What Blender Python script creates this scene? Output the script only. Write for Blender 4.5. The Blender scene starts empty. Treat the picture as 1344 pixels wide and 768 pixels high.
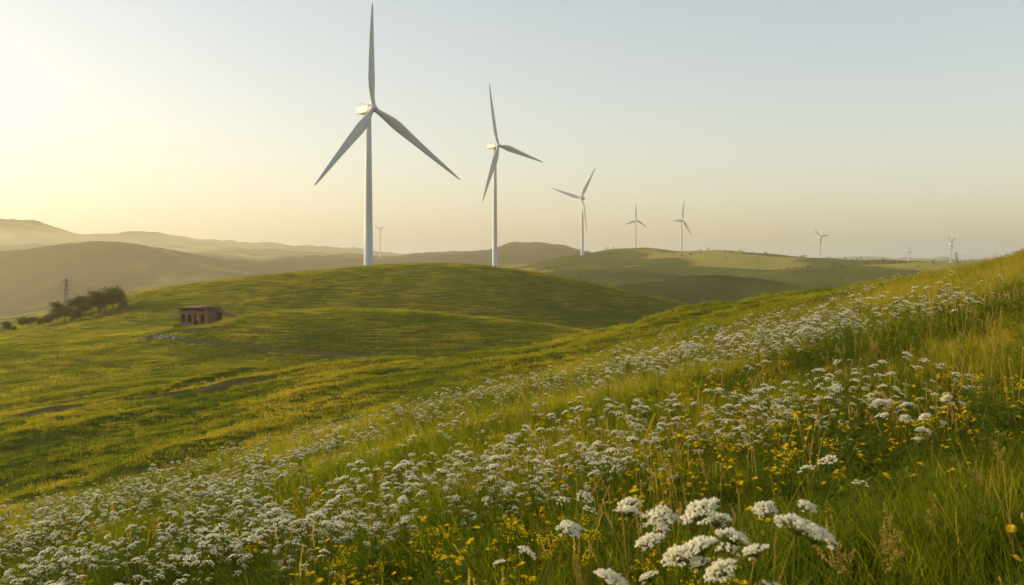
import bpy, math, random
import numpy as np
from mathutils import Vector, Matrix
random.seed(7); rng=np.random.default_rng(11)
scene=bpy.context.scene
F=1307.0; HY=345.0
# ------------------------------------------------------------ noise
_tab=np.random.default_rng(5).random((256,256))
def vnoise(x,y,o=0):
    x=np.asarray(x,float)+o*37.3; y=np.asarray(y,float)+o*91.7
    xi=np.floor(x).astype(int); yi=np.floor(y).astype(int)
    fx=x-xi; fy=y-yi
    fx=fx*fx*fx*(fx*(fx*6-15)+10); fy=fy*fy*fy*(fy*(fy*6-15)+10)
    a=_tab[xi&255,yi&255]; b=_tab[(xi+1)&255,yi&255]; c=_tab[xi&255,(yi+1)&255]; d=_tab[(xi+1)&255,(yi+1)&255]
    return (a*(1-fx)+b*fx)*(1-fy)+(c*(1-fx)+d*fx)*fy-0.5
def fbm(x,y,o=0,n=4):
    r=0; a=1.0
    for i in range(n):
        r=r+a*vnoise(x*2**i,y*2**i,o+i*3); a*=0.5
    return r
# ------------------------------------------------------------ terrain height
PX=np.arange(-2200,3600,2.0)
def curve(pts,sig=12):
    p=np.array(pts,float)
    v=np.interp(PX,p[:,0],p[:,1])
    k=np.arange(-60,61)*2.0; g=np.exp(-0.5*(k/sig)**2); g/=g.sum()
    vp=np.pad(v,60,mode='edge')
    return np.convolve(vp,g,mode='valid')
def plane(x,y): return 0.25*x-0.10*y-1.3
PI_=345-F*(0.25*(PX-672)/F-0.10-1.3/45)
PH=curve([(-2200,1000),(-700,655),(0,550),(150,527),(300,502),(450,482),(560,471),(700,460),(820,440),(900,423),(1000,405),(1100,387),(1200,367),(1280,352),(1344,337),(2000,190),(3600,-150)])
PG=curve([(-900,470),(0,452),(100,446),(190,439),(240,432),(295,424),(330,413),(380,406),(450,403),(530,405),(620,413),(700,423),(780,436),(850,450),(900,460),(1000,470),(1400,500)])
PF=curve([(-900,455),(0,432),(60,416),(120,402),(160,390),(200,380),(300,366),(400,355),(500,347.5),(560,346),(620,348),(700,358),(780,374),(860,392),(920,405),(1000,420),(1100,435),(1400,460)],16)
bG=curve([(-900,520),(0,490),(200,472),(300,476),(450,478),(560,476),(700,470),(820,450),(900,433),(1000,416),(1344,370),(2000,250)])
bF=curve([(-900,465),(0,445),(100,434),(190,427),(240,424),(300,421),(340,418),(400,416),(450,415),(530,416),(620,421),(700,429),(780,438),(850,449),(1000,470),(1400,500)])
dG=PG+curve([(0,4),(240,6),(340,34),(700,36),(820,18),(1000,10)])
bE=curve([(-900,440),(0,432),(100,420),(200,405),(350,382),(600,372),(700,370),(780,388),(860,402),(920,412),(1000,416),(1200,402),(1344,392),(2000,392)])
PE=curve([(-900,430),(0,428),(100,416),(200,402),(300,386),(400,374),(600,366),(700,366),(790,376),(850,366),(930,361),(1000,366),(1070,376),(1150,380),(1344,385)])
dE=PE+9
PE2=curve([(-900,425),(0,424),(100,410),(200,396),(300,380),(400,368),(600,362),(660,354),(740,351),(820,350),(860,356),(920,365),(970,364),(1010,358),(1080,352),(1150,346),(1200,342),(1260,344),(1344,350),(1800,355)],8)
bD=curve([(-900,420),(0,420),(100,406),(200,391),(300,376),(400,364),(600,358),(700,352),(850,346),(950,350),(1100,349),(1344,352)])
PD=curve([(-900,412),(0,414),(100,398),(200,384),(300,370),(400,360),(500,354),(600,352),(680,347),(740,335),(800,328),(850,325),(900,327),(980,331),(1040,338),(1100,342),(1200,346),(1344,352)],9)
bB=curve([(-900,405),(0,408),(100,392),(200,378),(300,364),(400,359),(500,356),(700,354),(1344,354)])
PB=curve([(-900,345),(-300,325),(-60,340),(0,333),(60,323),(110,318),(170,320),(230,331),(300,348),(350,357),(500,356),(700,352),(1344,352)],9)
PC=curve([(-900,325),(0,330),(200,336),(260,334),(340,339),(400,338),(470,337),(530,335),(600,331),(640,329),(675,321),(715,319),(750,326),(790,334),(900,340),(1100,343),(1344,344),(2000,340)],6)
PA=curve([(-900,280),(-200,285),(0,290),(35,291),(75,302),(110,308),(150,306),(200,306),(260,315),(330,320),(430,326),(490,331),(560,338),(700,340),(1000,341),(1344,342),(2200,335)],6)
PA2=curve([(-900,310),(0,319),(60,318),(120,323),(250,330),(420,333),(520,341),(1344,344)],8)
end=curve([(-900,345),(3000,345)])
KN=[(25,None),(34,None),(45,PI_),(54,PI_+4),(62,PI_-2*1),(95,PH),(112,PH+8),(165,bG),(205,PG),(232,dG),(280,bF+4),(375,PF),(450,PF+8),(600,bE),(740,PE),(840,dE),(1000,PE2),(1130,bD+5),(1500,PD),(1750,bB+2),(2300,PB),(2700,PC+6),(3400,PC),(4000,PA2+5),(4600,PA2),(5300,PA+8),(6300,PA),(8000,end),(14000,end+1)]
KY=np.array([k[0] for k in KN],float); KS=np.log(KY)
def _h(x,y):
    ys=np.maximum(y,25.0)
    u=np.clip(x/ys,-2.0,2.0); px=672+F*u
    Z=np.empty((len(KN),len(x)))
    for i,(yy,P) in enumerate(KN):
        if P is None: Z[i]=plane(u*yy,yy)
        else: Z[i]=yy*(HY-np.interp(px,PX,P))/F
    hs=np.diff(KS)[:,None]; d=np.diff(Z,axis=0)/hs
    m=np.zeros_like(Z)
    w1=2*hs[1:]+hs[:-1]; w2=hs[1:]+2*hs[:-1]
    ok=d[:-1]*d[1:]>0
    dd0=np.where(ok,d[:-1],1); dd1=np.where(ok,d[1:],1)
    m[1:-1]=np.where(ok,(w1+w2)/(w1/dd0+w2/dd1),0)
    m[0]=d[0]; m[-1]=d[-1]
    s=np.log(ys); k=np.clip(np.searchsorted(KS,s,side='right')-1,0,len(KN)-2)
    ar=np.arange(len(x)); h=(KS[k+1]-KS[k]); t=np.clip((s-KS[k])/h,0,1)
    z0=Z[k,ar]; z1=Z[k+1,ar]; m0=m[k,ar]; m1=m[k+1,ar]
    z=(2*t**3-3*t**2+1)*z0+(t**3-2*t**2+t)*h*m0+(-2*t**3+3*t**2)*z1+(t**3-t**2)*h*m1
    w=np.clip((y-24)/8,0,1); w=w*w*(3-2*w)
    z=z*w+plane(x,y)*(1-w)
    # natural unevenness
    z=z+0.34*fbm(x/6,y/6,1,3)*np.clip(1.6-y/80,0.3,1)
    hm=np.clip((y-50)/12,0,1)*np.clip((150-y)/40,0,1)      # terraced slope
    z=z+hm*(2.5*np.abs(fbm((x+0.25*y)/34,(y-0.30*x)/7.5,9,3))+0.5*fbm(x/9,y/4,4,3)-0.4)*(1-0.2*np.clip(x/30,0,1))
    z=z+np.clip((y-120)/100,0,1)*np.where(y<480,0.8*fbm(x/70,y/70,14,2),0.9*np.clip(y/400,0,6)*fbm(x/60,y/60,14,3))
    z=z+np.clip((y-560)/300,0,1)*fbm(x/150,y/190,23,2)*np.clip(y/800,0,3)*4.5
    z=z+np.clip((y-900)/600,0,1)*fbm(x/260,y/260,21,4)*np.clip(y/1500,0,4)*8.0
    return z
def H(x,y):
    x=np.atleast_1d(np.asarray(x,float)); y=np.atleast_1d(np.asarray(y,float))
    x,y=np.broadcast_arrays(x,y); sh=x.shape; x=x.ravel(); y=y.ravel()
    out=np.empty(len(x))
    for i in range(0,len(x),60000):
        out[i:i+60000]=_h(x[i:i+60000],y[i:i+60000])
    return out.reshape(sh)
def hit(px,py,y0=3,y1=6000):
    ys=np.exp(np.linspace(math.log(y0),math.log(y1),3000)); u=(px-672)/F
    z=H(u*ys,ys); v=HY-F*z/ys
    i=np.argmax(v<=py)
    return u*ys[i],ys[i]
# ------------------------------------------------------------ material helpers
def newmat(n):
    m=bpy.data.materials.new(n); m.use_nodes=True; nt=m.node_tree; nt.nodes.clear(); return m,nt
def N(nt,t,**k):
    n=nt.nodes.new(t)
    for a,b in k.items(): setattr(n,a,b)
    return n
def L(nt,a,b): nt.links.new(a,b)
def ramp(nt,fac,stops):
    r=N(nt,'ShaderNodeValToRGB'); e=r.color_ramp.elements
    while len(e)<len(stops): e.new(0.5)
    for i,(p,c) in enumerate(stops): e[i].position=p; e[i].color=(*c,1)
    L(nt,fac,r.inputs[0]); return r.outputs[0]
def noise(nt,vec,scale,detail=4,rough=0.6):
    n=N(nt,'ShaderNodeTexNoise'); n.inputs['Scale'].default_value=scale; n.inputs['Detail'].default_value=detail; n.inputs['Roughness'].default_value=rough
    if vec is not None: L(nt,vec,n.inputs['Vector'])
    return n.outputs['Fac']
def mth(nt,op,a,b,clamp=False):
    n=N(nt,'ShaderNodeMath',operation=op,use_clamp=clamp)
    for i,v in enumerate((a,b)):
        if isinstance(v,(int,float)): n.inputs[i].default_value=v
        else: L(nt,v,n.inputs[i])
    return n.outputs[0]
def mix(nt,f,a,b,bt='MIX'):
    n=N(nt,'ShaderNodeMix',data_type='RGBA',blend_type=bt)
    if isinstance(f,(int,float)): n.inputs[0].default_value=f
    else: L(nt,f,n.inputs[0])
    for i,v in ((6,a),(7,b)):
        if isinstance(v,tuple): n.inputs[i].default_value=(*v,1)
        else: L(nt,v,n.inputs[i])
    return n.outputs[2]
def leafmat(name,stops,trans=0.45,patch=0.5,tcol=1.25):
    m,nt=newmat(name)
    geo=N(nt,'ShaderNodeNewGeometry'); at=N(nt,'ShaderNodeAttribute',attribute_name='rnd'); oi=N(nt,'ShaderNodeObjectInfo')
    big=noise(nt,geo.outputs['Position'],0.09,3,.65)
    a=mth(nt,'MULTIPLY',at.outputs['Fac'],0.4)
    a=mth(nt,'ADD',a,mth(nt,'MULTIPLY',oi.outputs['Random'],0.3))
    b=mth(nt,'MULTIPLY',mth(nt,'SUBTRACT',big,0.42),patch*3)
    f=mth(nt,'ADD',a,b,True)
    col=ramp(nt,f,stops)
    d=N(nt,'ShaderNodeBsdfDiffuse'); t=N(nt,'ShaderNodeBsdfTranslucent'); L(nt,col,d.inputs[0])
    L(nt,mix(nt,1.0,col,(tcol,tcol*0.98,tcol*0.5),'MULTIPLY') if name!='white_petal' else col,t.inputs[0])
    ms=N(nt,'ShaderNodeMixShader'); ms.inputs[0].default_value=trans; L(nt,d.outputs[0],ms.inputs[1]); L(nt,t.outputs[0],ms.inputs[2])
    o=N(nt,'ShaderNodeOutputMaterial'); L(nt,ms.outputs[0],o.inputs[0]); return m
def simple(name,col,rough=0.7,var=0.15,scale=3.0,metal=0):
    m,nt=newmat(name); tc=N(nt,'ShaderNodeTexCoord')
    n=noise(nt,tc.outputs['Object'],scale,5)
    c=ramp(nt,n,[(0.3,tuple(v*(1-var) for v in col)),(0.7,tuple(min(1,v*(1+var)) for v in col))])
    p=N(nt,'ShaderNodeBsdfPrincipled'); L(nt,c,p.inputs['Base Color']); p.inputs['Roughness'].default_value=rough; p.inputs['Metallic'].default_value=metal
    o=N(nt,'ShaderNodeOutputMaterial'); L(nt,p.outputs[0],o.inputs[0]); return m
G_STOPS=[(0.0,(0.042,0.070,0.006)),(0.35,(0.105,0.135,0.010)),(0.6,(0.225,0.215,0.017)),(0.82,(0.38,0.30,0.036)),(1.0,(0.52,0.38,0.08))]
M_grass=leafmat('grass_blade',G_STOPS,0.5,0.65,1.8)
M_far=leafmat('pasture_blade',[(0.0,(0.065,0.095,0.008)),(0.35,(0.145,0.17,0.013)),(0.7,(0.26,0.235,0.022)),(1.0,(0.40,0.31,0.04))],0.45,0.8,1.7)
M_dry=leafmat('dry_stalk',[(0,(0.34,0.26,0.07)),(0.5,(0.46,0.36,0.10)),(1,(0.6,0.48,0.18))],0.5,0.2,1.4)
M_seed=leafmat('seed_head',[(0,(0.34,0.23,0.07)),(0.5,(0.44,0.31,0.10)),(1,(0.56,0.42,0.16))],0.5,0.2,1.4)
M_stem=leafmat('green_stem',[(0,(0.07,0.11,0.013)),(1,(0.19,0.21,0.03))],0.45,0.2,1.5)
M_white=leafmat('white_petal',[(0,(0.86,0.82,0.66)),(0.5,(0.9,0.87,0.74)),(1,(0.93,0.9,0.80))],0.5,0.1,1.0)
M_yel=leafmat('yellow_petal',[(0,(0.82,0.54,0.01)),(0.5,(0.88,0.66,0.02)),(1,(0.9,0.76,0.06))],0.4,0.1,1.0)
M_leaf=leafmat('tree_leaf',[(0,(0.03,0.04,0.007)),(0.5,(0.06,0.07,0.012)),(1,(0.12,0.10,0.02))],0.35,0.3)
M_bark=simple('bark',(0.09,0.06,0.04),0.9,0.4,2)
# ------------------------------------------------------------ mesh builder
class MB:
    def __init__(s): s.v=[];s.f=[];s.m=[];s.r=[]
    def add(s,vs,fs,mi=0,rnd=None):
        o=len(s.v); s.v+= [tuple(v) for v in vs]
        for f in fs: s.f.append(tuple(o+i for i in f)); s.m.append(mi)
        r=random.random() if rnd is None else rnd
        s.r+= [r]*len(vs)
    def obj(s,name,mats,link=True,smooth=False):
        me=bpy.data.meshes.new(name); me.from_pydata(s.v,[],s.f); me.polygons.foreach_set('material_index',s.m)
        a=me.attributes.new('rnd','FLOAT','POINT'); a.data.foreach_set('value',s.r)
        for m in mats: me.materials.append(m)
        if smooth: me.polygons.foreach_set('use_smooth',[True]*len(s.f))
        ob=bpy.data.objects.new(name,me)
        if link: scene.collection.objects.link(ob)
        return ob
def blade(mb,bx,by,h,w,az,lean,mi=0,seg=3,curl=1.7,bz=0):
    dx,dy=math.cos(az),math.sin(az); f=random.uniform(0,6.28); sx,sy=math.cos(f),math.sin(f)
    vs=[];rn=random.random()
    for i in range(seg+1):
        t=i/seg; r=lean*h*t**curl; z=h*t*(1-0.25*lean*t)+bz
        ww=w*(1-t**1.6)*0.5
        if i<seg: vs+=[(bx+dx*r-sx*ww,by+dy*r-sy*ww,z),(bx+dx*r+sx*ww,by+dy*r+sy*ww,z)]
        else: vs.append((bx+dx*r,by+dy*r,z))
    fs=[(2*i,2*i+1,2*i+3,2*i+2) for i in range(seg-1)]+[(2*seg-2,2*seg-1,2*seg)]
    mb.add(vs,fs,mi,rn)
def tube(mb,pts,r0,r1,mi=0,n=4,rnd=None):
    vs=[];m=len(pts)
    for i,p in enumerate(pts):
        p=Vector(p); d=(Vector(pts[min(i+1,m-1)])-Vector(pts[max(i-1,0)])).normalized()
        a=d.orthogonal().normalized(); b=d.cross(a); r=r0+(r1-r0)*i/(m-1)
        for k in range(n):
            t=2*math.pi*k/n; vs.append(p+a*math.cos(t)*r+b*math.sin(t)*r)
    fs=[(i*n+k,i*n+(k+1)%n,(i+1)*n+(k+1)%n,(i+1)*n+k) for i in range(m-1) for k in range(n)]
    fs.append(tuple(range((m-1)*n,m*n)))
    mb.add(vs,fs,mi,rnd)
def tuft(name,n,rad,hmin,hmax,w,mat,seg=3,lean=(0.1,0.8),gauss=False):
    mb=MB()
    for i in range(n):
        r=rad*math.sqrt(random.random()); a=random.uniform(0,6.283); h=random.uniform(hmin,hmax)
        if gauss: r=rad*.62*math.sqrt(-2*math.log(1-.98*random.random()))
        blade(mb,r*math.cos(a),r*math.sin(a),h,w*random.uniform(.6,1.3),random.uniform(0,6.283),random.uniform(*lean),0,seg,bz=-0.03)
    return mb.obj(name,[mat],False)
def drygrass(name,n,hmin,hmax,heads=True):
    mb=MB()
    for i in range(n):
        r=0.16*math.sqrt(random.random()); a=random.uniform(0,6.283); h=random.uniform(hmin,hmax); az=random.uniform(0,6.28); ln=random.uniform(.03,.3)
        bx,by=r*math.cos(a),r*math.sin(a)
        pts=[(bx+math.cos(az)*ln*h*t*t,by+math.sin(az)*ln*h*t*t,h*t) for t in (0,.35,.7,1)]
        tube(mb,pts,.0018,.001,0,3)
        if heads:
            p=Vector(pts[-1])
            for k in range(12):
                t=k/12; q=Vector(pts[2]).lerp(p,0.45+0.6*t); d=Vector((random.uniform(-1,1),random.uniform(-1,1),1.6)).normalized()
                l=random.uniform(.009,.016); s=d.orthogonal().normalized()*l*.25
                mb.add([q-s,q+d*l*.5-s*1.2,q+d*l,q+d*l*.5+s*1.2,q+s],[(0,1,2,3,4)],1)
    return mb.obj(name,[M_dry,M_seed],False)
def dock(name,h):
    mb=MB(); tube(mb,[(0,0,0),(.01,0,h*.5),(.02,.01,h)],.004,.002,0,4)
    for b in range(4):
        z0=h*random.uniform(.5,.8); a=random.uniform(0,6.28); l=random.uniform(.06,.14)
        pts=[(0.01,0,z0),(math.cos(a)*.03,math.sin(a)*.03,z0+l*.5),(math.cos(a)*.045,math.sin(a)*.045,z0+l)]
        if b==0: pts=[(.015,0,h*.7),(.02,0,h*.85),(.02,.01,h)]
        tube(mb,pts,.002,.001,0,3)
        for k in range(45):
            t=random.random()**.8; p=Vector(pts[0]).lerp(Vector(pts[2]),.25+.75*t)+Vector([random.gauss(0,.005) for _ in range(3)])
            d=Vector([random.gauss(0,1) for _ in range(3)]).normalized()*.005; e=d.orthogonal().normalized()*.004
            mb.add([p-d,p+e,p+d,p-e],[(0,1,2,3)],1)
    return mb.obj(name,[M_stem,M_seed],False)
def floret(mb,p,nrm,r,mi):
    nrm=nrm.normalized(); a=nrm.orthogonal().normalized(); b=nrm.cross(a); ph=random.uniform(0,6.28)
    vs=[p+nrm*r*.25]
    for k in range(10):
        t=ph+2*math.pi*k/10; rr=r*(1 if k%2==0 else .5); vs.append(p+a*math.cos(t)*rr+b*math.sin(t)*rr+nrm*random.uniform(-.15,.25)*r)
    mb.add(vs,[(0,1+k,1+(k+1)%10) for k in range(10)],mi)
def umbel(mb,base,top,R,nf,tilt):
    ax=(Vector((0,0,1))+tilt).normalized(); a=ax.orthogonal().normalized(); b=ax.cross(a)
    c=Vector(top)-ax*R*.75
    tube(mb,[base,Vector(base).lerp(c,.5)+Vector((random.gauss(0,.01),random.gauss(0,.01),0)),c],.003,.0018,0,4)
    ncl=max(10,nf//9)
    for i in range(ncl):
        rr=R*math.sqrt((i+.5)/ncl)*random.uniform(.85,1.15); t=i*2.399963+random.gauss(0,.2)
        q=Vector(top)+(a*math.cos(t)+b*math.sin(t))*rr-ax*(rr/R)**2*R*.4+ax*random.uniform(-.1,.14)*R
        tube(mb,[c,c.lerp(q,.6)-ax*R*.08,q-ax*.003],.0011,.0009,0,3)
        for k in range(9):
            an=random.uniform(0,6.28); s=R*.19*math.sqrt(random.random())
            qq=q+(a*math.cos(an)+b*math.sin(an))*s+ax*(.12*R*random.random()-s*.4)
            floret(mb,qq,ax*.7+(qq-q)*30+Vector([random.gauss(0,.7) for _ in range(3)]),R*random.uniform(.075,.12),1)
def featherleaf(mb,p,az,l,mi=0):
    d=Vector((math.cos(az),math.sin(az),.6)).normalized(); s=Vector((-math.sin(az),math.cos(az),0))
    tube(mb,[p,p+d*l*.5,p+d*l],.0015,.0008,mi,3)
    for k in range(9):
        t=.15+.85*k/9; q=p+d*l*t; w=l*.28*(1-t*.7)
        for sg in (-1,1):
            e=s*sg*w+d*w*.6; f=d*w*.25
            mb.add([q,q+e*.5+f,q+e,q+e*.5-f],[(0,1,2,3)],mi)
def yarrow(name,h,heads,R,nf=170):
    mb=MB(); fork=Vector((random.gauss(0,.02),random.gauss(0,.02),h*.6))
    tube(mb,[(0,0,0),fork*.5,fork],.004,.003,0,5)
    for i in range(heads):
        if i==0: top=fork+Vector((random.gauss(0,.015),random.gauss(0,.015),h*.4)); r=R
        else:
            a=random.uniform(0,6.28); q=random.uniform(1.8,3.4); top=fork+Vector((math.cos(a)*R*q,math.sin(a)*R*q,h*random.uniform(.15,.38))); r=R*random.uniform(.55,.9)
        umbel(mb,fork,top,r,int(nf*(r/R)**1.5),Vector((random.gauss(0,.3),random.gauss(0,.3),0)))
    for k in range(5): featherleaf(mb,Vector((0,0,h*random.uniform(.08,.55))),random.uniform(0,6.28),random.uniform(.07,.14))
    return mb.obj(name,[M_stem,M_white],False)
def herb(name,h,n):
    mb=MB()
    for i in range(n):
        a=random.uniform(0,6.28); r=random.uniform(0,.14); b=Vector((r*math.cos(a),r*math.sin(a),0)); hh=h*random.uniform(.5,1)
        t=b+Vector((random.gauss(0,.05),random.gauss(0,.05),hh)); tube(mb,[b,b.lerp(t,.5)+Vector((.01,0,0)),t],.002,.001,0,3)
        for k in range(9):
            q=b.lerp(t,random.uniform(.15,1)); az=random.uniform(0,6.28)
            if i%2: featherleaf(mb,q,az,random.uniform(.05,.09))
            else:
                d=Vector((math.cos(az),math.sin(az),random.uniform(0,.8))).normalized()*random.uniform(.03,.06); s=Vector((-math.sin(az),math.cos(az),0))*d.length*.28
                mb.add([q,q+d*.4-s,q+d,q+d*.4+s],[(0,1,2,3)],0)
    return mb.obj(name,[M_stem],False)
def yellowfl(name,h,n,R,kind=0):
    mb=MB()
    for i in range(n):
        a=random.uniform(0,6.28); r=random.uniform(0,.1); hh=h*random.uniform(.7,1)
        b=Vector((r*.3*math.cos(a),r*.3*math.sin(a),0)); t=Vector((r*math.cos(a),r*math.sin(a),hh))
        tube(mb,[b,b.lerp(t,.5)+Vector((0,0,.02)),t],.003,.0018,0,3)
        if kind==0:
            tl=Vector((random.gauss(0,.3),random.gauss(0,.3),0))
            for ring,(rr,np_) in enumerate(((R,14),(R*.65,10),(R*.3,6))):
                for k in range(np_):
                    an=2*math.pi*(k+ring*.4)/np_+random.gauss(0,.08); d=Vector((math.cos(an),math.sin(an),.18+ring*.35)).normalized(); d.z+=d.dot(tl); s=Vector((-math.sin(an),math.cos(an),0))*rr*.16
                    q=t+Vector((0,0,.004*ring)); mb.add([q-s*.4,q+d*rr*.7-s,q+d*rr,q+d*rr*.7+s,q+s*.4],[(0,1,2,3,4)],1)
        else:
            for k in range(26):
                p=t+Vector((random.gauss(0,R*.7),random.gauss(0,R*.7),random.uniform(-R*1.4,R*.4)))
                floret(mb,p,Vector((random.gauss(0,.6),random.gauss(0,.6),1)),R*.2,1)
    for k in range(8): blade(mb,0,0,h*random.uniform(.3,.6),.014,random.uniform(0,6.28),.7,0)
    return mb.obj(name,[M_stem,M_yel],False)
# ------------------------------------------------------------ scatter by geometry nodes
def scatter(name,objs,x,y,scale,idx=None,z=None,tilt=0.12):
    col=bpy.data.collections.new(name+'_parts')
    for o in objs: col.objects.link(o)
    x=np.asarray(x);y=np.asarray(y);n=len(x)
    if z is None: z=H(x,y)
    me=bpy.data.meshes.new(name); me.vertices.add(n)
    me.vertices.foreach_set('co',np.stack([x,y,z],1).ravel().astype(np.float32))
    rot=np.stack([rng.normal(0,tilt,n),rng.normal(0,tilt,n),rng.uniform(0,6.283,n)],1).astype(np.float32)
    a=me.attributes.new('rot','FLOAT_VECTOR','POINT'); a.data.foreach_set('vector',rot.ravel())
    a=me.attributes.new('scl','FLOAT','POINT'); a.data.foreach_set('value',np.asarray(scale,np.float32)*np.ones(n,np.float32))
    if idx is None: idx=rng.integers(0,len(objs),n)
    a=me.attributes.new('idx','INT','POINT'); a.data.foreach_set('value',np.asarray(idx,np.int32))
    ob=bpy.data.objects.new(name,me); scene.collection.objects.link(ob)
    g=bpy.data.node_groups.new(name+'_nodes','GeometryNodeTree')
    g.interface.new_socket('Geometry',in_out='INPUT',socket_type='NodeSocketGeometry'); g.interface.new_socket('Geometry',in_out='OUTPUT',socket_type='NodeSocketGeometry')
    gi=g.nodes.new('NodeGroupInput'); go=g.nodes.new('NodeGroupOutput'); ip=g.nodes.new('GeometryNodeInstanceOnPoints')
    ci=g.nodes.new('GeometryNodeCollectionInfo'); ci.inputs['Collection'].default_value=col; ci.inputs['Separate Children'].default_value=True; ci.inputs['Reset Children'].default_value=True
    def na(nm,t):
        k=g.nodes.new('GeometryNodeInputNamedAttribute'); k.data_type=t; k.inputs['Name'].default_value=nm
        return [o for o in k.outputs if o.enabled][0]
    g.links.new(gi.outputs[0],ip.inputs['Points']); g.links.new(ci.outputs[0],ip.inputs['Instance']); ip.inputs['Pick Instance'].default_value=True
    g.links.new(na('idx','INT'),ip.inputs['Instance Index']); g.links.new(na('rot','FLOAT_VECTOR'),ip.inputs['Rotation']); g.links.new(na('scl','FLOAT'),ip.inputs['Scale'])
    g.links.new(ip.outputs[0],go.inputs[0])
    m=ob.modifiers.new('scatter','NODES'); m.node_group=g
    return ob
def sample(n,y0,y1,um=0.62,pw=1.0):
    y=np.sqrt(rng.uniform(y0**2,y1**2,n)) if pw==1 else y0*(y1/y0)**rng.random(n)
    x=rng.uniform(-1,1,n)*(um*y+1.0); return x,y
# ------------------------------------------------------------ tracks
def track(pts):
    w=[hit(*p,y0=60) for p in pts]; return np.array(w)
TR=[track([(195,443),(225,444),(260,448),(300,453),(360,459),(430,464),(500,468),(560,469)]),
    track([(0,549),(60,539),(130,530),(200,521),(260,511),(330,501)]),
    track([(195,443),(225,436),(262,433),(300,429)])]
def seg_dist(x,y,P):
    d=np.full(x.shape,1e9)
    for (ax,ay),(bx,by) in zip(P[:-1],P[1:]):
        vx,vy=bx-ax,by-ay; t=np.clip(((x-ax)*vx+(y-ay)*vy)/(vx*vx+vy*vy+1e-9),0,1)
        d=np.minimum(d,np.hypot(x-ax-t*vx,y-ay-t*vy))
    return d
def trackdist(x,y):
    d=np.full(x.shape,1e9)
    for P in TR: d=np.minimum(d,seg_dist(x,y,P))
    return d
# ------------------------------------------------------------ terrain mesh
ys=np.concatenate([np.linspace(-60,4,60,endpoint=False),np.exp(np.linspace(math.log(4),math.log(45),140,endpoint=False)),np.exp(np.linspace(math.log(45),math.log(450),680,endpoint=False)),np.exp(np.linspace(math.log(450),math.log(13500),330))])
ts=np.concatenate([np.linspace(-1.6,-0.62,60,endpoint=False),np.linspace(-0.62,0.62,900,endpoint=False),np.linspace(0.62,1.6,60)])
T,Y=np.meshgrid(ts,ys); X=T*np.sqrt(Y**2+15**2); Zt=H(X,Y)
TM=trackdist(X,Y)+0.5*vnoise(X/3,Y/3,60); trk=np.clip(1.4-TM*1.3,0,1)*(Y>60)*(Y<260)
Zt=Zt-trk*0.15
nr,nc=T.shape
me=bpy.data.meshes.new('terrain'); co=np.stack([X,Y,Zt],2).reshape(-1,3).astype(np.float32)
me.vertices.add(nr*nc); me.vertices.foreach_set('co',co.ravel())
ii=np.arange(nr*nc).reshape(nr,nc); q=np.stack([ii[:-1,:-1],ii[:-1,1:],ii[1:,1:],ii[1:,:-1]],2).reshape(-1,4).astype(np.int32)
me.loops.add(q.size); me.loops.foreach_set('vertex_index',q.ravel()); me.polygons.add(len(q))
me.polygons.foreach_set('loop_start',np.arange(0,q.size,4,dtype=np.int32)); me.polygons.foreach_set('loop_total',np.full(len(q),4,np.int32))
me.polygons.foreach_set('use_smooth',np.ones(len(q),bool)); me.update(calc_edges=True)
a=me.attributes.new('track','FLOAT','POINT'); a.data.foreach_set('value',trk.ravel().astype(np.float32))
U_=X/np.maximum(Y,1); st_=np.where(U_<-0.1,1150,1750)
forest_and_shade=np.clip((Y-st_)/500,0,1)*np.clip(0.8+1.4*fbm(X/300,Y/500,31,4),0,1)
hill_shade=np.clip((Y-520)/60,0,1)*np.clip((1000-Y)/120,0,1)*np.clip(.4+2.2*fbm(X/90,Y/90,71,3),0,.7)  # shade of the dark hill, put into the ground colour in patches
forest_and_shade=np.maximum(forest_and_shade,hill_shade)  # distant forest plus the painted hill shade in one mask
a=me.attributes.new('forest_and_shade','FLOAT','POINT'); a.data.foreach_set('value',forest_and_shade.ravel().astype(np.float32))
fieldn=np.clip((Y-800)/150,0,1)*np.clip((fbm(X/150,Y/110,44,3))*7+0.0,0,1)
a=me.attributes.new('field','FLOAT','POINT'); a.data.foreach_set('value',fieldn.ravel().astype(np.float32))
ter=bpy.data.objects.new('terrain',me); scene.collection.objects.link(ter)
m,nt=newmat('grassland'); geo=N(nt,'ShaderNodeNewGeometry'); pos=geo.outputs['Position']
n1=noise(nt,pos,0.02,5); n2=noise(nt,pos,0.25,5,0.7); n3=noise(nt,pos,3.0,4,0.7)
f=mth(nt,'ADD',mth(nt,'MULTIPLY',n1,0.5),mth(nt,'MULTIPLY',n2,0.3)); f=mth(nt,'ADD',f,mth(nt,'MULTIPLY',n3,0.25))
gc=ramp(nt,f,[(0.3,(0.04,0.057,0.007)),(0.48,(0.08,0.097,0.011)),(0.62,(0.15,0.145,0.02)),(0.8,(0.23,0.19,0.04))])
fa=N(nt,'ShaderNodeAttribute',attribute_name='field'); gc=mix(nt,mth(nt,'MULTIPLY',fa.outputs['Fac'],0.75),gc,(0.46,0.37,0.07))
fo=N(nt,'ShaderNodeAttribute',attribute_name='forest_and_shade'); gc=mix(nt,fo.outputs['Fac'],gc,(0.045,0.038,0.010))  # dark brown for the forest and for the painted hill shade
tr=N(nt,'ShaderNodeAttribute',attribute_name='track'); gc=mix(nt,mth(nt,'MULTIPLY',tr.outputs['Fac'],0.9),gc,ramp(nt,n3,[(0.3,(0.10,0.07,0.035)),(0.7,(0.2,0.15,0.07))]))
bs=N(nt,'ShaderNodeBsdfDiffuse'); bs.inputs['Roughness'].default_value=1; L(nt,gc,bs.inputs[0])
bp=N(nt,'ShaderNodeBump'); bp.inputs['Strength'].default_value=0.9; bp.inputs['Distance'].default_value=0.5
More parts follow.
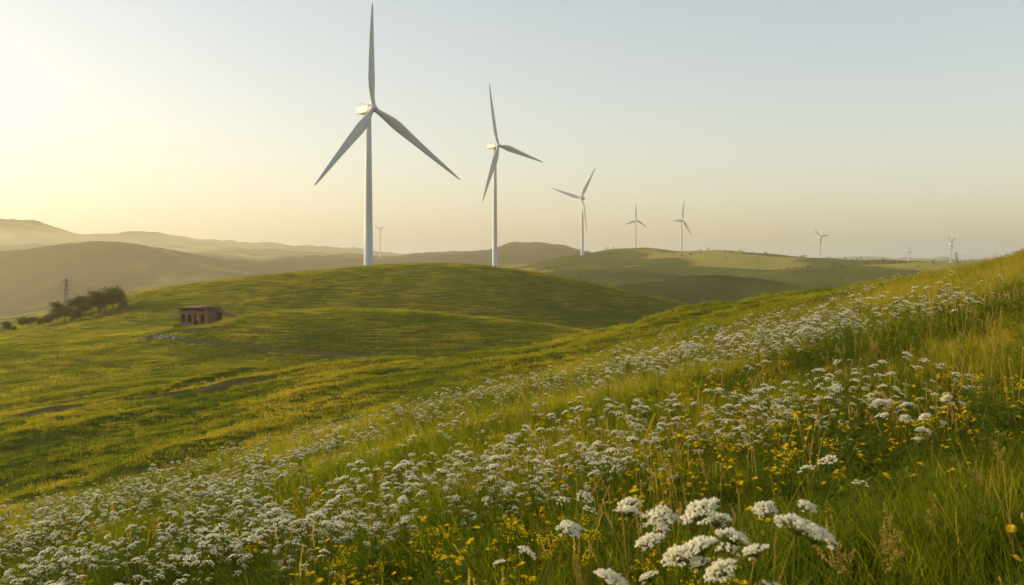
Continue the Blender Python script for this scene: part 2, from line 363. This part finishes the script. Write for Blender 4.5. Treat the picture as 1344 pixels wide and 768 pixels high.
L(nt,mth(nt,'ADD',n2,mth(nt,'MULTIPLY',n3,0.25)),bp.inputs['Height']); L(nt,bp.outputs[0],bs.inputs['Normal'])
o=N(nt,'ShaderNodeOutputMaterial'); L(nt,bs.outputs[0],o.inputs[0]); me.materials.append(m)
# ------------------------------------------------------------ meadow vegetation
near=[tuft('grass_tuft_a',70,.2,.2,.45,.006,M_grass),tuft('grass_tuft_b',60,.22,.12,.34,.008,M_grass),tuft('grass_tuft_c',50,.18,.25,.55,.005,M_grass,4,(.1,.6)),tuft('grass_tuft_d',60,.22,.1,.26,.010,M_grass)]
x,y=sample(9000,1.9,16); scatter('meadow_grass',near,x,y,rng.uniform(.7,1.2,len(x))*(0.5+0.9*np.clip(fbm(x/2.5,y/2.5,3,2)+.5,0,1)))
hb_=[herb('herb_a',.32,9),herb('herb_b',.4,7)]
x,y=sample(5200,1.9,20); scatter('meadow_herbs',hb_,x,y,rng.uniform(.6,1.2,len(x)))
midt=[tuft('meadow_tuft_a',90,.45,.15,.42,.014,M_grass,2),tuft('meadow_tuft_b',80,.5,.2,.5,.010,M_grass,2),tuft('meadow_tuft_c',90,.45,.1,.28,.018,M_grass,2)]
x,y=sample(16000,14,58); scatter('meadow_grass',midt,x,y,rng.uniform(.6,1.35,len(x)))
slo=[tuft('pasture_tuft_a',110,.9,.1,.26,.035,M_far,2),tuft('pasture_tuft_b',110,.9,.14,.36,.03,M_far,2),tuft('pasture_tuft_c',110,.9,.06,.18,.045,M_far,2)]
x,y=sample(24000,50,135)
x2,y2=sample(90000,135,400); k2=(trackdist(x2,y2)<5.0)|(rng.random(len(x2))<.10*np.clip(1+3*fbm(x2/25,y2/25,77,2),0,3)); x=np.concatenate([x,x2[k2]]); y=np.concatenate([y,y2[k2]])
k=trackdist(x,y)>1.6; x,y=x[k],y[k]; scatter('pasture_grass',slo,x,y,rng.uniform(.5,1.2,len(x)))
far=[tuft('hill_grass_a',170,2.4,.06,.2,.07,M_far,2,gauss=True),tuft('hill_grass_b',170,2.4,.05,.17,.08,M_far,2,gauss=True)]
x,y=sample(50000,130,470); k=trackdist(x,y)>4.6; x,y=x[k],y[k]; scatter('hill_grass',far,x,y,rng.uniform(.85,1.1,len(x)),tilt=.015)
dry=[drygrass('dry_grass_a',7,.45,.75),drygrass('dry_grass_b',5,.4,.68),drygrass('dry_grass_c',9,.35,.62)]
x,y=sample(9000,2.6,58); w=0.28+0.4*np.clip(x/y+.05,0,.6)/.6+.4*fbm(x/5,y/5,8,3); k=rng.random(len(x))<w; x,y=x[k],y[k]
scatter('dry_grass',dry,x,y,rng.uniform(.6,1.1,len(x)))
yar=[yarrow('yarrow_a',.54,4,.041),yarrow('yarrow_b',.5,5,.036),yarrow('yarrow_c',.6,3,.046),yarrow('yarrow_d',.46,6,.032)]
x,y=sample(15000,4,47,.62,2); u=x/y
w=np.clip((y-4.5)/6,0.08,1)*np.clip((49-y)/8,0,1)*np.clip(3.4*fbm(x/5,y/3.0,17,3)+0.46,0.05,1)*np.clip((0.52-u)/.2,0.08,1)*.66
k=rng.random(len(x))<w; x,y=x[k],y[k]; scatter('yarrow_flowers',yar,x,y,rng.uniform(.5,1.15,len(x))*np.clip(.9+y/60,1,1.4),tilt=.14)
yel=[yellowfl('yellow_daisy_a',.42,4,.022),yellowfl('yellow_daisy_b',.36,3,.026),yellowfl('yellow_daisy_c',.3,6,.017),yellowfl('yellow_bedstraw_b',.46,3,.026,1)]
x,y=sample(8000,2.4,42,.62,2); w=np.clip(2.4*fbm(x/2.2,y/2.2,27,3)+.2,0.05,1)*np.clip(1.3-y/25,.3,1)*np.where(x/y>.3,.5,1)*.85; k=rng.random(len(x))<w; x,y=x[k],y[k]
scatter('yellow_wildflowers',yel,x,y,rng.uniform(.75,1.2,len(x)))
def at(px,py,y): return ((px-672)/F*y,y,(HY-py)/F*y)
heroes=[(1037,645,2.9),(1045,690,3.1),(945,660,3.5),(963,690,3.4),(920,676,3.6),(888,664,3.9),(930,708,3.3),(950,740,3.0),(918,728,3.3),(845,697,3.9),(780,745,3.4),(1160,527,5.6),(870,720,3.3),(800,660,4.6),(830,655,4.8),(75,748,5.5),(1190,560,5.6),(1215,545,5.9),(1200,530,6.2),(1180,545,6.4),(1240,520,6.5),(1060,660,4.4),(760,690,4.4),(690,720,4.5),(985,660,4.2)]
hx,hy,hs=[],[],[]
for px,py,d in heroes:
    X_,Y_,Z_=at(px,py,d); g=H(X_,Y_)[0]; hx.append(X_);hy.append(Y_);hs.append(min(1.25,max(.5,(Z_-g)/.66)))
hero=[yarrow('wild_carrot_a',.66,1,.056,380),yarrow('wild_carrot_b',.66,2,.048,340)]
scatter('wild_carrot_flowers',hero,hx,hy,np.array(hs),tilt=.06)
docks=[dock('dock_a',.6),dock('dock_b',.5)]
dx=[];dy=[];ds=[]
for px,py,d in [(1130,655,3.6),(1165,660,3.9),(1185,650,4.2),(1145,675,3.7),(1215,670,3.9),(1100,690,4),(1240,640,4.3),(1290,600,4.8),(1310,560,5.2)]:
    X_,Y_,Z_=at(px,py,d); dx.append(X_);dy.append(Y_);ds.append(min(1.1,max(.4,(Z_-H(X_,Y_)[0])/.6)))
x,y=sample(100,4,30); k=(x/y>.1); dx+=list(x[k]);dy+=list(y[k]);ds+=list(rng.uniform(.7,1.1,k.sum()))
scatter('dock_plants',docks,dx,dy,np.array(ds))
# ------------------------------------------------------------ trees
def tree(name,h,w,link=False,nl=3600):
    mb=MB(); ends=[]
    tr=[Vector((0,0,-.3)),Vector((random.gauss(0,.1),random.gauss(0,.1),h*.2)),Vector((random.gauss(0,.25),random.gauss(0,.25),h*.5)),Vector((random.gauss(0,.4),random.gauss(0,.4),h*.8))]
    tube(mb,tr,h*.035,h*.008,0,7)
    for i in range(10):
        s=tr[1].lerp(tr[3],random.uniform(0,.9)); a=random.uniform(0,6.28); l=w*.5*random.uniform(.5,.95)
        e=s+Vector((math.cos(a)*l,math.sin(a)*l,h*random.uniform(.08,.3))); mid=s.lerp(e,.5)+Vector((0,0,-.1*l))
        tube(mb,[s,mid,e],h*.012,h*.003,0,5); ends+= [e,mid.lerp(e,.5)]
    ends.append(tr[3]+Vector((0,0,h*.08)))
    for i in range(nl):
        c=random.choice(ends); s=h*.10; p=c+Vector((random.gauss(0,s),random.gauss(0,s),random.gauss(0,s*.7)))
        if p.z<h*.18: continue
        d=Vector([random.gauss(0,1) for _ in range(3)]).normalized()*random.uniform(.08,.17)*h/6; e=d.orthogonal().normalized()*d.length*.7
        mb.add([p-d,p+e,p+d,p-e],[(0,1,2,3)],1)
    return mb.obj(name,[M_bark,M_leaf],link)
tv=[tree('tree_form_a',6,6),tree('tree_form_b',5,6.5),tree('tree_form_c',6.5,5.5)]
yT=322
for i,(px,s) in enumerate([(58,.8),(66,1.0),(75,1.15),(84,1.1),(93,1.2),(102,1.3),(111,1.35),(120,1.55),(129,1.45),(138,1.65),(148,1.6),(157,1.3),(30,.85),(40,.75),(6,.8),(14,.6)]):
    yy=yT+random.uniform(-8,14); xx=(px-672)/F*yy
    o=bpy.data.objects.new('tree',tv[i%3].data); scene.collection.objects.link(o)
    o.location=(xx,yy,H(xx,yy)[0]-.2); o.scale=(s*.9,s*.9,s*.9*random.uniform(.8,1.1)); o.rotation_euler=(0,0,random.uniform(0,6))
x,y=[],[]
for px,py,d in [(190,372,520),(205,370,540),(222,368,560),(185,374,500),(232,366,560)]:
    x.append((px-672)/F*d); y.append(d)
sc=list(rng.uniform(.6,1.0,len(x)))
for i in range(7): px=random.uniform(222,245); d=random.uniform(214,222); x.append((px-672)/F*d); y.append(d); sc.append(random.uniform(.2,.35))
xx,yy=sample(2600,620,3600,.6,2); dens=np.clip(fbm(xx/220,yy/220,51,3)*3-.1,0,1); k=rng.random(len(xx))<dens
x+=list(xx[k]); y+=list(yy[k]); sc+=list(rng.uniform(.4,.9,k.sum()))
tf=[tree('bush_form_a',5,6,nl=1200),tree('bush_form_b',5,7,nl=1200)]
scatter('distant_trees',tf,np.array(x),np.array(y),np.array(sc),tilt=.03)
# ------------------------------------------------------------ wind turbines
M_tur=simple('turbine_paint',(0.48,0.49,0.49),0.5,0.05,0.3)
def child(ob,par): ob.parent=par
def turbine(px,hy,d,tips,yaw,sc=1.0):
    u=(px-672)/F; hub=Vector((u*d,d,(HY-hy)/F*d)); R=max(math.hypot(*t) for t in tips)*d/F; k=R/45*sc
    ps=math.radians(yaw); ax=Vector((math.sin(ps),-math.cos(ps),0)); e=Vector((math.cos(ps),math.sin(ps),0)); up=Vector((0,0,1))
    tw=hub-ax*4.2*k; g=float(H(tw.x,tw.y)[0])
    par=bpy.data.objects.new('wind_turbine',None); scene.collection.objects.link(par); par.location=(tw.x,tw.y,g)
    O=Vector((tw.x,tw.y,g)); hb=hub-O; ht=hb.z
    mb=MB(); n=28; zs=[-2,0,.25,.3,ht*.33,ht*.66,ht-1.9*k]; 
    def rad(z): return (2.05-(0.85)*max(0,z)/ht)*k
    vs=[];fs=[]
    for i,z in enumerate(zs):
        r=rad(z)+(0.35*k if i<3 else 0)
        for j in range(n): t=2*math.pi*j/n; vs.append((r*math.cos(t),r*math.sin(t),z))
    for i in range(len(zs)-1):
        for j in range(n): fs.append((i*n+j,i*n+(j+1)%n,(i+1)*n+(j+1)%n,(i+1)*n+j))
    fs.append(tuple((len(zs)-1)*n+j for j in range(n)))
    mb.add(vs,fs); child(mb.obj('tower',[M_tur],smooth=True),par)
    # nacelle loft along -ax
    mb=MB(); vs=[];fs=[]; n=16
    prof=[(1.4,.9,.9,0),(1.5,1.45,1.35,0),(0.4,1.75,1.75,.05),(-3,1.85,2.0,.1),(-6.5,1.8,1.95,.15),(-9.2,1.5,1.6,.25),(-9.8,1.1,1.15,.3)]
    c0=Vector((hb.x,hb.y,hb.z))-ax*2.6*k
    for (s,w,h_,dz) in prof:
        for j in range(n):
            t=2*math.pi*j/n; ce,se=math.cos(t),math.sin(t); cx=math.copysign(abs(ce)**.45,ce)*w*k; cz=math.copysign(abs(se)**.45,se)*h_*k
            vs.append(c0+ax*s*k+e*cx+up*(cz+dz*k))
    for i in range(len(prof)-1):
        for j in range(n): fs.append((i*n+j,i*n+(j+1)%n,(i+1)*n+(j+1)%n,(i+1)*n+j))
    fs.append(tuple(range(n))); fs.append(tuple((len(prof)-1)*n+j for j in range(n)))
    mb.add(vs,fs)
    p=c0-ax*8*k+up*2*k; tube(mb,[p,p+up*1.6*k],.12*k,.1*k,0,5); tube(mb,[p+up*1.4*k-e*.6*k,p+up*1.4*k+e*.6*k],.1*k,.1*k,0,5)
    child(mb.obj('nacelle',[M_tur],smooth=False),par)
    mb=MB(); vs=[];fs=[]; n=18; pr=[(-1.3,1.35),(-.6,1.6),(.3,1.65),(1.1,1.4),(1.8,.95),(2.2,.45),(2.35,.05)]
    for (s,r) in pr:
        for j in range(n): t=2*math.pi*j/n; vs.append(hb+ax*s*k+(e*math.cos(t)+up*math.sin(t))*r*k)
    for i in range(len(pr)-1):
        for j in range(n): fs.append((i*n+j,i*n+(j+1)%n,(i+1)*n+(j+1)%n,(i+1)*n+j))
    fs.append(tuple(range(n))); fs.append(tuple((len(pr)-1)*n+j for j in range(n)))
    mb.add(vs,fs); child(mb.obj('rotor_hub',[M_tur],smooth=True),par)
    for bi,(dx,dyy) in enumerate(tips):
        v=e*(dx*d/F/math.cos(ps))+up*(dyy*d/F); Ln=v.length; sp=v.normalized(); side=ax.cross(sp).normalized()
        mb=MB(); vs=[];fs=[]; n=14
        st=[(0.02,1.9,1.0),(0.06,1.9,.95),(0.12,2.6,.6),(0.2,3.6,.34),(0.27,3.75,.26),(0.4,3.1,.2),(0.55,2.45,.17),(0.7,1.85,.15),(0.85,1.25,.14),(0.95,.75,.14),(0.99,.4,.14),(1.0,.1,.2)]
        for (t,c,th) in st:
            c*=k*1.15; tw_=math.radians(24*(1-t)**2+6); cd=side*math.cos(tw_)+ax*math.sin(tw_); td=sp.cross(cd)
            o=hb+sp*Ln*t+ax*(1.6*k*t*t)
            for j in range(n):
                a=2*math.pi*j/n; cc=math.cos(a); q=cc*.5*c+(c*.18 if t>.1 else c*.18*t/.1); tt=math.sin(a)*.5*c*th*(1 if t<.1 else (1-.55*(cc*-.5+.5)))
                vs.append(o+cd*q+td*tt)
        for i in range(len(st)-1):
            for j in range(n): fs.append((i*n+j,i*n+(j+1)%n,(i+1)*n+(j+1)%n,(i+1)*n+j))
        fs.append(tuple(range(n))); fs.append(tuple((len(st)-1)*n+j for j in range(n)))
        mb.add(vs,fs); child(mb.obj('blade_%d'%(bi+1),[M_tur],smooth=True),par)
turbine(490,142,425,[(-3,137),(-69,-106),(107,-88)],38)
turbine(654,191,735,[(-13,79),(-22,-75),(59,-18)],38)
turbine(763,260,1400,[(19,40),(-38,14),(8,-48)],-20)
turbine(835,289,2000,[(0,21),(-16,-6),(14,-9)],10,1.4)
turbine(896,289,1900,[(2,27),(-14,-1),(12,-20)],20,1.2)
turbine(1077,311,2500,[(-9,11),(12,3),(-1,-14)],10,1.8)
turbine(1249,320,3000,[(-5,11),(6,10),(0,-12)],10,2)
turbine(1193,329,4300,[(0,10),(-7,-5),(6,-5)],10,2)
turbine(499,301,3100,[(-7,5),(7,4),(0,-9)],10,2)
# ------------------------------------------------------------ pylons & wires
M_steel=simple('galvanised_steel',(0.10,0.10,0.10),0.6,0.2,1)
def pylon(px,d,h,rs=1.0):
    x0=(px-672)/F*d; z0=float(H(x0,d)[0]); mb=MB(); r=.10*h/14*max(1,d/1200)*rs
    def w(t): return h*.06*(1-t*.8)
    C=[(1,1),(1,-1),(-1,-1),(-1,1)]
    for c in C: tube(mb,[(c[0]*w(0),c[1]*w(0),-.5),(c[0]*w(.5),c[1]*w(.5),h*.5),(c[0]*w(1),c[1]*w(1),h)],r,r,0,4)
    for i in range(7):
        a,b=i/7,(i+1)/7
        for j in range(4):
            c,e_=C[j],C[(j+1)%4]; tube(mb,[(c[0]*w(a),c[1]*w(a),h*a),(e_[0]*w(b),e_[1]*w(b),h*b)],r*.5,r*.5,0,3); tube(mb,[(e_[0]*w(a),e_[1]*w(a),h*a),(c[0]*w(b),c[1]*w(b),h*b)],r*.5,r*.5,0,3)
    arms=[]
    for t,l in ((.72,.12),(.83,.15),(.94,.11)):
        for s in (-1,1):
            tube(mb,[(0,0,h*t),(s*l*h,0,h*t)],r,r*.6,0,4); tube(mb,[(0,0,h*(t+.05)),(s*l*h,0,h*t)],r*.7,r*.6,0,4)
            tube(mb,[(s*l*h,0,h*t),(s*l*h,0,h*(t-.05))],r*.8,r*.8,0,4); arms.append(Vector((x0+s*l*h,d,z0+h*(t-.05))))
    ob=mb.obj('power_pylon',[M_steel]); ob.location=(x0,d,z0); return arms
def wires(A,r=.07):
    mb=MB()
    for a,b in zip(A[:-1],A[1:]):
        for p,q in zip(a,b):
            pts=[p.lerp(q,t)-Vector((0,0,4*t*(1-t)*(q-p).length*.03)) for t in np.linspace(0,1,14)]
            tube(mb,pts,r,r,0,3)
    mb.obj('power_lines',[M_steel])
wires([pylon(-130,700,24),pylon(87,620,26),pylon(330,900,18)],.05)
wires([pylon(1130,2400,24),pylon(1255,2100,30),pylon(1420,1800,42)],.2)
# ------------------------------------------------------------ ruined brick building
m,nt=newmat('old_brick'); tc=N(nt,'ShaderNodeTexCoord'); br=N(nt,'ShaderNodeTexBrick'); mp=N(nt,'ShaderNodeMapping'); mp.inputs['Rotation'].default_value=(math.pi/2,0,0)
L(nt,tc.outputs['Object'],mp.inputs[0]); L(nt,mp.outputs[0],br.inputs['Vector']); br.inputs['Scale'].default_value=3; br.inputs['Color1'].default_value=(.15,.075,.04,1); br.inputs['Color2'].default_value=(.21,.11,.06,1); br.inputs['Mortar'].default_value=(.15,.11,.07,1)
nn=noise(nt,tc.outputs['Object'],.8,5); cc=mix(nt,mth(nt,'MULTIPLY',nn,.7),br.outputs[0],(.07,.045,.03))
p=N(nt,'ShaderNodeBsdfPrincipled'); L(nt,cc,p.inputs['Base Color']); p.inputs['Roughness'].default_value=.9; o=N(nt,'ShaderNodeOutputMaterial'); L(nt,p.outputs[0],o.inputs[0]); M_brick=m
M_wood=simple('weathered_wood',(.13,.075,.045),.9,.35,2); M_conc=simple('pale_rubble',(.4,.37,.32),.9,.3,1)
def box(mb,x0,x1,y0,y1,z0,z1,mi=0,j=0):
    vs=[(x,y,z+(random.uniform(-j,j) if z==z1 else 0)) for z in (z0,z1) for y in (y0,y1) for x in (x0,x1)]
    mb.add(vs,[(0,2,3,1),(4,5,7,6),(0,1,5,4),(2,6,7,3),(0,4,6,2),(1,3,7,5)],mi)
dR=209; xr=(266-672)/F*dR; zr=float(H(xr,dR)[0])
par=bpy.data.objects.new('brick_ruin',None); scene.collection.objects.link(par); par.location=(xr,dR,zr-.1); par.rotation_euler=(0,0,-.3)
def wallx(name,y0,xs,h,ops,jz=.3):
    mb=MB(); x=xs[0]; t=.35
    for (a,b,z0,z1) in ops+[(xs[1],xs[1],0,0)]:
        if a>x: box(mb,x,a,y0,y0+t,-.8,h,0,jz)
        if b>a:
            box(mb,a,b,y0,y0+t,-.8,z0); box(mb,a,b,y0,y0+t,z1,h-.15,0,jz)
        x=b
    ob=mb.obj(name,[M_brick]); child(ob,par)
wallx('front_wall',-2.5,(-4,3),3.5,[(-3.4,-2.5,.9,2.5),(-1.9,-1.0,.9,2.5),(-.4,.6,0,2.5),(1.2,2.1,.9,2.5)])
wallx('rear_wall',2.2,(-4,3),3.9,[(-3.2,-2.4,.9,2.3),(-.5,.5,.9,2.3),(1.4,2.2,.9,2.3)])
mb=MB(); box(mb,-4,-3.65,-2.14,2.19,-.8,3.6,0,.3); child(mb.obj('end_wall',[M_brick]),par)
mb=MB(); box(mb,2.65,3,-2.14,2.19,-.8,2.8,0,.6); child(mb.obj('broken_end_wall',[M_brick]),par)
mb=MB()
for i in range(6): xx=-3.7+i*1.2; tube(mb,[(xx,-2.8,3.85),(xx,2.9,4.05)],.09,.09,0,4)
mb.add([(-4.3,-2.85,3.97),(.6,-2.85,3.97),(.2,2.9,4.17),(-4.3,2.9,4.17)],[(0,1,2,3)],0)
child(mb.obj('roof',[M_wood]),par)
par2=bpy.data.objects.new('collapsed_shed',None); scene.collection.objects.link(par2); xs_=(296-672)/F*dR; par2.location=(xs_,dR+1,float(H(xs_,dR+1)[0]))
mb=MB()
for a,b in (((-1.4,-1,0),(-1.4,-1,2.2)),((1.2,-1,0),(1.2,-1,1.3)),((-1.4,1,0),(-1.4,1,2.4)),((1.2,1,0),(1.2,1,1.5)),((-1.9,-1.1,2.4),(2.6,-1.1,.9)),((-1.9,1.1,2.6),(2.6,1.1,1.1)),((0,-1.2,0),(2.4,-1.2,1.6))): tube(mb,[a,b],.1,.09,0,5)
child(mb.obj('posts',[M_wood]),par2); mb=MB(); mb.add([(-1.9,-1.3,2.5),(2.3,-1.3,1.1),(2.1,1.3,1.3),(-1.7,1.3,2.7)],[(0,1,2,3)]); child(mb.obj('roof_sheet',[M_wood]),par2)
mb=MB()
for i in range(45):
    px,py=random.gauss(222,16),random.gauss(443,2); xx,yy=hit(px,py,y0=120); s=random.uniform(.07,.22); z=float(H(xx,yy)[0])
    vs=[Vector((xx,yy,z))+Vector((a*s*random.uniform(.6,1.4),b*s*random.uniform(.6,1.4),c*s*random.uniform(.5,1))) for c in (-.3,1) for b in (-1,1) for a in (-1,1)]
    mb.add(vs,[(0,2,3,1),(4,5,7,6),(0,1,5,4),(2,6,7,3),(0,4,6,2),(1,3,7,5)])
mb.obj('rubble',[M_conc])
# ------------------------------------------------------------ light, sky, haze
EL=math.radians(10.5); AZ=math.radians(-75)   # azimuth from +Y towards +X
sd=Vector((math.sin(AZ)*math.cos(EL),math.cos(AZ)*math.cos(EL),math.sin(EL)))
sl=bpy.data.lights.new('sun','SUN'); sl.energy=5; sl.angle=math.radians(.5); sl.color=(1,.82,.44)
so=bpy.data.objects.new('sun',sl); scene.collection.objects.link(so); so.rotation_euler=sd.to_track_quat('Z','Y').to_euler()
w=bpy.data.worlds.new('World'); scene.world=w; w.use_nodes=True; nt=w.node_tree; nt.nodes.clear()
sk=N(nt,'ShaderNodeTexSky'); sk.sky_type='NISHITA'; sk.sun_disc=False; sk.sun_elevation=EL; sk.sun_rotation=AZ; sk.dust_density=1.8; sk.air_density=1.0; sk.ozone_density=0.9
gm=N(nt,'ShaderNodeGamma'); gm.inputs[1].default_value=.70; L(nt,sk.outputs[0],gm.inputs[0])
vm=N(nt,'ShaderNodeVectorMath',operation='MULTIPLY'); vm.inputs[1].default_value=(2.7,2.42,2.2); L(nt,gm.outputs[0],vm.inputs[0])
bg=N(nt,'ShaderNodeBackground'); bg.inputs[1].default_value=.15; ow=N(nt,'ShaderNodeOutputWorld'); L(nt,vm.outputs[0],bg.inputs[0]); L(nt,bg.outputs[0],ow.inputs[0])
mb=MB(); box(mb,-12000,12000,-800,13000,-700,140)
m,nt=newmat('haze'); vs_=N(nt,'ShaderNodeVolumeScatter'); vs_.inputs['Color'].default_value=(1,.86,.56,1); vs_.inputs['Density'].default_value=.00019; vs_.inputs['Anisotropy'].default_value=.35
m.cycles.homogeneous_volume=True
o=N(nt,'ShaderNodeOutputMaterial'); L(nt,vs_.outputs[0],o.inputs['Volume']); hz=mb.obj('haze',[m])
# ------------------------------------------------------------ camera
cam=bpy.data.cameras.new('camera'); co_=bpy.data.objects.new('camera',cam); scene.collection.objects.link(co_); scene.camera=co_
co_.location=(0,0,0); co_.rotation_euler=(math.pi/2,0,0); cam.sensor_width=36; cam.lens=F/1344*36; cam.shift_y=-(384-HY)/1344; cam.clip_start=.1; cam.clip_end=30000
cam.dof.use_dof=True; cam.dof.focus_distance=14; cam.dof.aperture_fstop=5.6
scene.view_settings.view_transform='Standard'; scene.view_settings.look='None'; scene.view_settings.exposure=0
